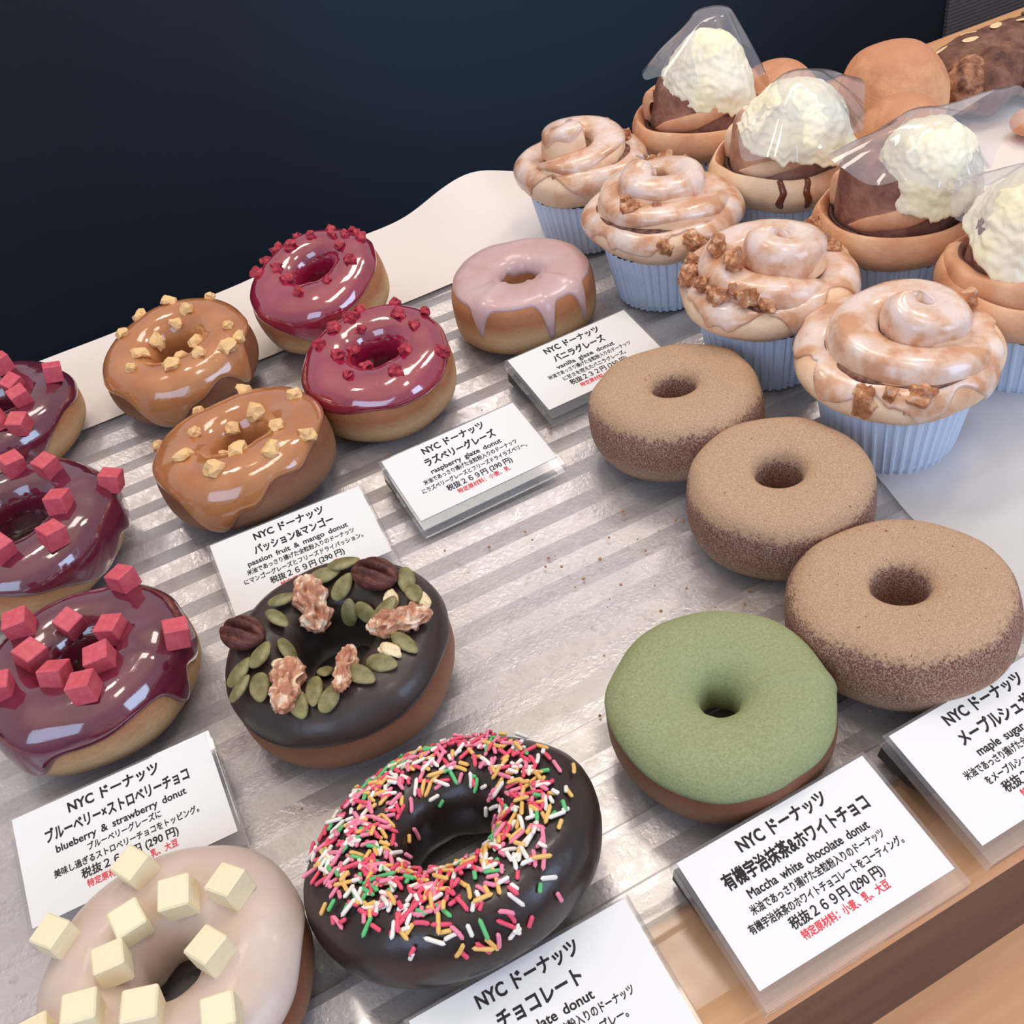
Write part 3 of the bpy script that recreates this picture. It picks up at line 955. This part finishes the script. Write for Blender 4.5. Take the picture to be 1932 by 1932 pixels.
roll_muffin(0.3040, 0.3000, -25, 'iced cinnamon roll in a white paper cup with a cool blue cast, nearest of the four iced ones', 41, 1.6, 0.078, cx=0.008, rend=0.003, nuts=arc_nuts(-5, 45, 5, 0.034, 0.060, 1)+arc_nuts(-160, -115, 5, 0.041, 0.053, 2))
roll_muffin(0.2990, 0.3900, -60, 'iced cinnamon roll second from the front, with walnut chunks on its left rim', 42, 1.5, 0.080, cx=0.006, rend=0.004, nuts=arc_nuts(130, 235, 11, 0.038, 0.060, 3)+arc_nuts(-20, 30, 4, 0.038, 0.060, 4)+arc_nuts(150, 200, 3, 0.024, 0.072, 14))
roll_muffin(0.3010, 0.4910, -10, 'iced cinnamon roll third from the front, right of the vanilla donut', 43, 1.75, 0.080, cx=-0.004, icr=(15, 150), nuts=arc_nuts(-130, -40, 6, 0.044, 0.049, 5)+arc_nuts(20, 70, 4, 0.028, 0.068, 6)+arc_nuts(190, 240, 4, 0.030, 0.066, 7))
roll_muffin(0.3005, 0.5850, 165, 'iced cinnamon roll at the back, beside the wavy parchment paper', 44, 1.35, 0.080, sgn=1, cx=0.004, rend=0.003, nuts=arc_nuts(-10, 40, 4, 0.030, 0.062, 8)+arc_nuts(-150, -125, 4, 0.034, 0.058, 9), S=0.92, r0=0.028, w0=0.022, w1=0.024, icr=(20, 165))

# ------------------------------------------------------------------ cream topped rolls
def cream_blob(parent, cx, cy, zb, zt, rb, rt, slope, sd):
    """frosting heaped over the core: slope = (per metre in x, per metre in y) of its hanging lower edge"""
    def fn(u, v):
        a = u*2*PI
        ca, sa = math.cos(a), math.sin(a)
        if v < 0.12:                       # hollow underside
            k = v/0.12
            r, zz, q = rb*(0.25+0.75*k), zb+0.006*(1-k), 0.0
        else:
            q = (v-0.12)/0.88
            r = (rb*(1-q)+rt*q)*math.sqrt(max(0.0, 1-q**7))+0.03*rb*math.sin(q*PI)
            zz = zb+(zt-zb)*q**0.85
        low = (1-q)**2
        rag = (0.0045*nz(a*1.9+sd, 1.5)+0.0035*nz(ca*7+sd, sa*7, 2.0)+0.0016*nz(ca*19, sa*19, sd))
        zz += low*(slope[0]*r*ca+slope[1]*r*sa+rag)
        k = 1+0.08*fbm(Vector((ca*1.5*(1-q*.6)+sd, sa*1.5*(1-q*.6), q*2.4)), 5)
        k += 0.03*nz(ca*8, sa*8, q*14+sd)
        return (cx+r*k*ca, cy+r*k*sa, zz+0.002*fbm(Vector((ca*r*90, sa*r*90, sd)), 4))
    V, F = grid(fn, 150, 60, True, False)
    return build('cream_frosting', V, F, CREAM, parent)

def wrap_sheet(parent, cx, cy, ztop, reach, drop, sd, ridges=7, squeeze=1.0, flat=0.012):
    """clear wrap pressed over the cream; reach(angle) -> radius, drop(angle) -> how far the edge hangs below the top"""
    def fn(u, v):
        a = u*2*PI
        R = reach(a)
        rr = R*v
        k = max(0, (rr-flat)/max(0.001, R-flat))
        fold = 0.0028*math.sin(a*ridges+3*nz(math.cos(a)+sd, math.sin(a)))*k+0.003*nz(math.cos(a)*3+sd, math.sin(a)*3, v*2)*k
        z = ztop-drop(a)*k**1.15+fold-0.002*(rr/flat if rr < flat else 1)**2
        return (cx+rr*math.cos(a), cy+rr*math.sin(a), z)
    V, F = grid(fn, 120, 26, True, False)
    return build('clear_wrap', V, F, WRAP, parent)

def lobes(base, lst):
    def f(a):
        r = base
        for (ad, amt, w) in lst:
            dd = (math.degrees(a)-ad+180) % 360-180
            r += amt*math.exp(-(dd/w)**2)
        return r
    return f

def cream_roll(x, y, label, sd, rotz, core_top, cream, wrap, drips=(), bun=BUN, core_c=(0, 0), core_r=0.0335, tone=CORE, arc=(-15, 0.46, 1), edge=(178,)):
    t = thing('cream_roll', (x, y, ZF), label, 'cream roll', 'cream topped cinnamon rolls in clear wrap')
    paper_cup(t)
    prof = smooth_prof([(0.0002, 0.004), (0.0240, 0.004), (0.0290, 0.030), (0.0385, 0.0355), (0.0452, 0.043), (0.0456, 0.050), (0.0425, 0.0562), (0.0395, 0.0555), (0.0362, 0.050), (0.035, 0.044), (0.0002, 0.044)], 6)
    V, F = grid(lathe(prof, 96, 0.08, sd), 96, len(prof), True, False)
    nv_ = len(prof)
    build('bun', V, F, [bun, RING_TOP], t, [1 if (f[0] % nv_) > 37 else 0 for f in F])
    lf = lathe(prof, 96, 0.08, sd)
    for da, dl in drips:
        def dr(u, v):
            q = (0.655-(0.655-dl)*u)
            p = Vector(lf((math.radians(da)+0.05*nz(u*3, da)) / (2*PI) % 1, q))
            o_ = Vector((p.x, p.y, 0)).normalized()
            k = 0.0020*(0.8+0.5*u)*math.sqrt(max(0.0, 1-(2*u-1)**6))
            return p+o_*(0.5*k*math.cos(v*2*PI))+Vector((-o_.y, o_.x, 0))*(k*math.sin(v*2*PI))+Vector((0, 0, 0.4*k*math.cos(v*2*PI)))
        V, F = grid(dr, 30, 12, False, True)
        build('syrup_drip', V, F, SYRUP, t)
    # the outer turn of the swirl climbs from the rim at the back
    fn = coil(math.radians(rotz), arc[1], 0.0385, 0.050, 0.060, 0.011, 0.012, 0.018, 0.022, arc[2], 0.6, 1.3, sd, 0, 0, 0.030)
    strand(t, fn, 'swirl', [bun, tone], under=(95, 265))
    # the cinnamon swirl's edge winding up round the front of the core
    fe0 = coil(math.radians(edge[0]), 0.44, 0.0352, 0.0545, 0.0765, 0.0, 0.0, 0.0, 0.0, 1, 1.0, 1.0, sd, 0, 0, 0.0300)
    def fe(u, a):
        c = fe0(u, 0.0)
        d_ = Vector((c.x, c.y, 0)).normalized()
        k = math.sin(min(1, u*5, (1-u)*4)*PI/2)*(1+0.2*nz(u*8+sd, 1))
        return c-d_*0.0012+d_*(0.0026*k*math.cos(a))+Vector((0, 0, 0.0052*k*math.sin(a)))
    strand(t, fe, 'swirl_edge', [bun, tone], 70, 14)
    cp = smooth_prof([(0.0002, 0.030), (core_r*0.98, 0.030), (core_r, 0.050), (core_r*0.95, core_top-0.016), (core_r*0.86, core_top-0.003), (core_r*0.55, core_top), (0.0002, core_top+0.001)], 6)
    cf = lathe(cp, 72, 0.06, sd+5)
    def cfn(u, v):
        p = Vector(cf(u, v))
        k = max(0, (p.z-0.03)/0.06)
        return (p.x+core_c[0]*k, p.y+core_c[1]*k, p.z)
    V, F = grid(cfn, 72, len(cp), True, False)
    build('core', V, F, tone, t)
    # sticky paste in the groove
    gp = lambda u, v: (0.0352*math.cos(u*2*PI)+0.0018*math.cos(v*2*PI)*math.cos(u*2*PI), 0.0352*math.sin(u*2*PI)+0.0018*math.cos(v*2*PI)*math.sin(u*2*PI), 0.0500+0.0028*math.sin(v*2*PI)+0.0012*nz(u*9, sd))
    V, F = grid(gp, 72, 10, True, True)
    build('cinnamon_paste', V, F, CINN_DARK, t)
    cream_blob(t, *cream, sd=sd)
    if wrap: wrap_sheet(t, *wrap, sd=sd)
    return t

cream_roll(0.3930, 0.5860, 'cream topped roll at the back, its clear wrap standing up like a hood', 51, -15, 0.080,
           (0.004, -0.006, 0.068, 0.108, 0.0310, 0.013, (-0.25, 0.25)),
           (0.018, 0.008, 0.114, lobes(0.030, [(195, 0.030, 35), (330, 0.006, 40)]), lobes(0.030, [(195, -0.008, 35), (-20, 0.022, 40)])), core_c=(0.002, 0))
cream_roll(0.3925, 0.4940, 'cream topped roll with dark syrup drips, second from the back', 52, -25, 0.082,
           (0.000, -0.010, 0.070, 0.101, 0.0350, 0.014, (-0.10, 0.25)),
           (0.004, -0.008, 0.1035, lobes(0.036, [(205, 0.016, 30), (20, 0.022, 25)]), lobes(0.028, [(205, 0.000, 40), (20, -0.006, 30)])), drips=((-131, 0.36), (-112, 0.34)), bun=BUN_PALE, tone=CORE_PALE)
cream_roll(0.3945, 0.4000, 'cream topped roll second from the front, its clear wrap stretched to the right', 53, -30, 0.084,
           (0.004, -0.014, 0.070, 0.103, 0.0285, 0.016, (0.05, 0.30)),
           (0.006, -0.008, 0.1055, lobes(0.033, [(165, 0.020, 30), (5, 0.040, 26)]), lobes(0.024, [(165, -0.012, 30), (5, -0.012, 30)])))
cream_roll(0.3960, 0.3080, 'cream topped roll cut off by the right edge of the picture', 54, 100, 0.084,
           (0.004, -0.004, 0.070, 0.102, 0.0400, 0.020, (0.1, 0.2)),
           (0.006, 0.004, 0.1030, lobes(0.036, [(120, 0.008, 40), (250, 0.006, 40)]), lobes(0.028, [(120, -0.012, 50)])))

# ------------------------------------------------------------------ round buns and cocoa bread at the back
def round_bun(x, y, R, h, label, sd, mat=BUN_GOLD):
    def fn(u, v):
        a = u*2*PI
        th = -PI/2+v*PI
        c, s = math.cos(th), math.sin(th)
        k = 1+0.035*nz(math.cos(a)*1.4*c+sd, math.sin(a)*1.4*c, s*1.4)
        z = h*0.42+(h*0.58*s if s > 0 else h*0.42*spow(s, 0.75))
        return (R*c**0.85*k*math.cos(a), R*c**0.85*k*math.sin(a), z*k)
    V, F = grid(fn, 64, 40, True, False)
    o = build('round_bun', V, F, mat, None, loc=(x, y, ZF))
    return tag(o, label, 'bun', 'round golden buns')
round_bun(0.5330, 0.5560, 0.0375, 0.066, 'large golden round bun between the wrapped rolls and the cocoa bread', 61)
round_bun(0.4800, 0.4900, 0.0330, 0.062, 'round bun half hidden behind clear wrap, directly in front of the large golden bun', 62)
round_bun(0.4700, 0.6020, 0.0330, 0.060, 'round bun peeking out behind the hooded cream roll', 63)

def cocoa_loaf():
    t = thing('cocoa_bread', (0.655, 0.560, 0.0066), 'big brown cocoa bread with almond flakes in the far right corner', 'bread')
    def log(name, pts, rad, mat, sd, flat=1.0, nu=60, nv=30, lump=0.22):
        pts = [Vector(p) for p in pts]
        def path(s):
            k = s*(len(pts)-1)
            i = min(int(k), len(pts)-2)
            f = k-i
            p0, p1, p2, p3 = pts[max(i-1, 0)], pts[i], pts[i+1], pts[min(i+2, len(pts)-1)]
            return 0.5*((2*p1)+(p2-p0)*f+(2*p0-5*p1+4*p2-p3)*f*f+(3*p1-p0-3*p2+p3)*f**3)
        def fn(u, v):
            c = path(u)
            tg = (path(min(1, u+.01))-path(max(0, u-.01))).normalized()
            sd_ = tg.cross(Vector((0, 0, 1))).normalized()
            up = sd_.cross(tg)
            e = math.sqrt(max(0.0004, 1-(2*u-1)**4))
            a = v*2*PI
            k = rad*e*(1+lump*fbm(Vector((u*5+sd, math.cos(a), math.sin(a))), 4))
            return c+sd_*math.cos(a)*k+up*math.sin(a)*k*flat
        V, F = grid(fn, nu, nv, False, True)
        add_caps(V, F, nu, nv)
        build(name, V, F, mat, t)
        return fn
    f1 = log('loaf', [(-0.080, 0.012, 0.020), (-0.01, 0.010, 0.021), (0.09, 0.008, 0.020), (0.22, 0.010, 0.020)], 0.027, COCOA, 1, 0.75)
    log('twist', [(-0.085, -0.020, 0.014), (-0.068, -0.018, 0.022), (-0.050, -0.006, 0.020)], 0.016, TWIST, 2, 1.0, 40, 24)
    log('twist', [(-0.070, -0.026, 0.013), (-0.045, -0.020, 0.020), (-0.015, -0.010, 0.022)], 0.019, COCOA, 3, 1.0, 40, 24)
    log('twist', [(-0.030, -0.034, 0.016), (0.02, -0.032, 0.021), (0.08, -0.026, 0.020)], 0.021, TWIST, 4, 0.9, 40, 24)
    q = random.Random(9)
    AL = seed_mesh('almond_flake', 0.016, 0.007, 0.0012, ALMOND, 0.2)
    for u, v in [(0.12, 0.30), (0.22, 0.24), (0.28, 0.35), (0.33, 0.28), (0.40, 0.22), (0.46, 0.33), (0.50, 0.40), (0.60, 0.3), (0.7, 0.36), (0.38, 0.42), (0.3, 0.45), (0.55, 0.46)]:
        p = f1(u, v); du = f1(u+.02, v)-p; dv = f1(u, v+.02)-p
        n = du.cross(dv)
        if n.z < 0: n = -n
        put('almond_flake', AL, t, aligned(p, n.normalized(), q.uniform(-0.6, 0.6)))
cocoa_loaf()
def paper2(u, v):
    x = 0.50+u*0.36; y = 0.43+v*0.215
    return (x, y, 0.0044+0.004*abs(nz(x*14, y*14, 3))*max(0, 0.2-v)*5+0.008*math.exp(-((y-0.494)/0.007)**2)*abs(nz(x*18, 1)))
V, F = grid(paper2, 60, 40)
o = build('bread_paper', V, F, PARCH)
tag(o, 'white paper spread under the cocoa bread', 'paper')
def pastry(x, y):
    V, F = grid(lambda u, v: ((0.018*max(0,math.cos(v*PI-PI/2))**0.6)*math.cos(u*2*PI), (0.016*max(0,math.cos(v*PI-PI/2))**0.6)*math.sin(u*2*PI), 0.007+0.007*math.sin(v*PI-PI/2)), 40, 20, True, False)
    o = build('flat_bun', V, F, BUN, None, loc=(x, y, 0.0085))
    tag(o, 'small tan pastry on white paper at the right edge, below the cocoa bread', 'bun')
pastry(0.597, 0.487)

# ------------------------------------------------------------------ price cards
TEXT_CACHE = {}
def text_mesh(s, mat, bold):
    key = (s, mat.m.name, bold)
    if key in TEXT_CACHE: return TEXT_CACHE[key]
    c = bpy.data.curves.new('lettering', 'FONT')
    c.body = s
    c.align_x = 'CENTER'
    c.size = 1.0
    c.bevel_depth = bold
    c.bevel_resolution = 0
    c.resolution_u = 3
    c.space_word = 1.7 if s.isascii() else 1.0
    ob = bpy.data.objects.new('lettering', c)
    COL.objects.link(ob)
    bpy.context.view_layer.update()
    dg = bpy.context.evaluated_depsgraph_get()
    me = bpy.data.meshes.new_from_object(ob.evaluated_get(dg))
    bpy.data.objects.remove(ob)
    me.materials.clear()
    me.materials.append(mat.m)
    xs = [v.co.x for v in me.vertices] or [0, 1]
    TEXT_CACHE[key] = (me, min(xs), max(xs))
    return TEXT_CACHE[key]

CARD_W, CARD_D, CARD_T = 0.0800, 0.0525, 0.0064
PLACE = 'printed_'
def price_card(x, y, rot, label, lines, zf=0.0062, tilt=11.0):
    """x, y: middle of the front lower edge"""
    t = thing('price_card_stand', (x, y, zf), label, 'price card', 'clear price card stands', (math.radians(tilt), 0, math.radians(rot)))
    link_mesh('acrylic_block', bm_mesh('acrylic_block', box_bm(-CARD_W/2, CARD_W/2, 0, CARD_D, 0, CARD_T, 0.0005), ACRYLIC), t)
    bm = bmesh.new()
    k = math.tan(math.radians(tilt))
    y0, y1 = CARD_D*0.55, CARD_D*0.985
    vs = [bm.verts.new(p) for p in [(-.0385, y0, -0.0004), (.0385, y0, -0.0004), (.0385, y1, -0.0004), (-.0385, y1, -0.0004),
                                    (-.0385, y1, -k*y1+0.0004), (.0385, y1, -k*y1+0.0004), (.0385, y0+0.008, -k*(y0+0.008)+0.0004), (-.0385, y0+0.008, -k*(y0+0.008)+0.0004)]]
    for f in ((0, 1, 2, 3), (4, 5, 6, 7), (0, 7, 6, 1), (2, 5, 4, 3), (1, 6, 5, 2), (0, 3, 4, 7)):
        bm.faces.new([vs[i] for i in f])
    bmesh.ops.recalc_face_normals(bm, faces=bm.faces[:])
    link_mesh('back_foot', bm_mesh('back_foot', bm, BLACK_FOOT), t)
    pw, y0, y1 = 0.0765, 0.0062, 0.0512
    card = link_mesh('paper_card', bm_mesh('paper_card', box_bm(-pw/2, pw/2, y0, y1, CARD_T, CARD_T+0.0003), WHITE_CARD), t)
    zt = CARD_T+0.00042
    for (nm, s, yy, size, width, mat, xc) in lines:
        me, a, b = text_mesh(s, mat, 0.030 if size > 0.005 else 0.020)
        sx = width/(b-a)
        o = link_mesh(nm, me, card)
        o.location = (xc-(a+b)/2*sx, yy, zt)
        o.scale = (sx, size, 0.0015)
    return t

def card_lines(flavour, fw, english, ew, l1, w1, l2, w2, price='税抜２６９円 (290 円)', pw=0.0365, allergy='特定原材料：小麦、乳', aw=0.029):
    return [('printed_brand', 'NYC ドーナッツ', 0.0438, 0.0058, 0.0355, INK, 0.0),
            ('printed_flavour', flavour, 0.0357, 0.0060, fw, INK, 0.0),
            ('printed_english_name', english, 0.0300, 0.0043, ew, INK, 0.0),
            ('printed_description', l1, 0.0255, 0.0034, w1, INK, 0.0),
            ('printed_description', l2, 0.0208, 0.0034, w2, INK, 0.0),
            ('printed_price', price, 0.0158, 0.0043, pw, INK, 0.0),
            ('printed_allergens', allergy, 0.0116, 0.0034, aw, RED_INK, 0.0)]
RICE = '米油であっさり揚げた全粒粉入りのドーナッツ'
price_card(-0.0795, 0.2535, -2.0, 'blueberry price card in clear stand, partly behind the white cube donut',
           card_lines('ブルーベリー×ストロベリーチョコ', 0.0555, 'blueberry & strawberry donut', 0.0500, 'ブルーベリーグレーズに', 0.028, '美味し過ぎるストロベリーチョコをトッピング。', 0.0550, allergy='特定原材料：小麦、乳、大豆', aw=0.0340))
price_card(0.0265, 0.3600, -2.5, 'passion fruit and mango price card in clear stand, behind the nut donut',
           card_lines('パッション&マンゴー', 0.0400, 'passion fruit & mango donut', 0.0500, RICE, 0.0535, 'にマンゴーグレーズとフリーズドライパッション。', 0.0590))
price_card(0.1230, 0.3700, 1.6, 'raspberry price card in clear stand, standing free in front of the raspberry donuts',
           card_lines('ラズベリーグレーズ', 0.0400, 'raspberry glaze donut', 0.0400, RICE, 0.0530, 'にラズベリーグレーズとフリーズドライラズベリー。', 0.0590))
price_card(0.2150, 0.4090, 1.4, 'vanilla price card in clear stand, partly covered by the farthest cinnamon sugar donut',
           card_lines('バニラグレーズ', 0.0330, 'vanilla glaze donut', 0.0370, RICE, 0.0530, 'に甘さを控えたバニラグレーズ。', 0.0400, price='税抜２３２円 (250 円)'))
price_card(0.1245, 0.1075, 0.0, 'matcha price card in clear stand, in front of the green donut',
           card_lines('有機宇治抹茶&ホワイトチョコ', 0.0580, 'Maccha white chocolate donut', 0.0480, RICE, 0.0530, '有機宇治抹茶のホワイトチョコレートをコーティング。', 0.0610, allergy='特定原材料：小麦、乳、大豆', aw=0.0340))
price_card(0.2140, 0.1090, 0.3, 'maple sugar price card in clear stand, at the near right edge of the picture',
           card_lines('メープルシュガー', 0.0370, 'maple sugar donut', 0.0330, RICE, 0.0530, 'をメープルシュガーでコーティング。', 0.0430))
price_card(0.0265, 0.1065, -0.6, 'chocolate price card in clear stand, in front of the sprinkle donut at the bottom edge',
           card_lines('チョコレート', 0.0290, 'chocolate donut', 0.0300, RICE, 0.0530, 'をチョコレートとカラースプレー。', 0.0430))

# ------------------------------------------------------------------ crumbs
rc = random.Random(77)
CRUMB = M('sugar_crumb', rgb(190, 140, 96), 0.8)
V, F = [], []
bm0 = bmesh.new(); bmesh.ops.create_icosphere(bm0, subdivisions=1, radius=1)
cv = [v.co.copy() for v in bm0.verts]; cf = [[v.index for v in f.verts] for f in bm0.faces]; bm0.free()
for i in range(110):
    if i < 60: x, y = rc.gauss(0.175, 0.03), rc.gauss(0.31, 0.05)
    else: x, y = rc.uniform(-0.02, 0.26), rc.uniform(0.18, 0.45)
    s = rc.uniform(0.0003, 0.0009)
    b = len(V)
    V += [Vector((x, y, 0.0046))+c*s for c in cv]
    F += [tuple(b+k for k in f) for f in cf]
o = build('crumbs', V, F, CRUMB, smooth=False)
tag(o, 'tiny tan sugar crumbs scattered over the clear film', 'crumbs', kind='stuff')
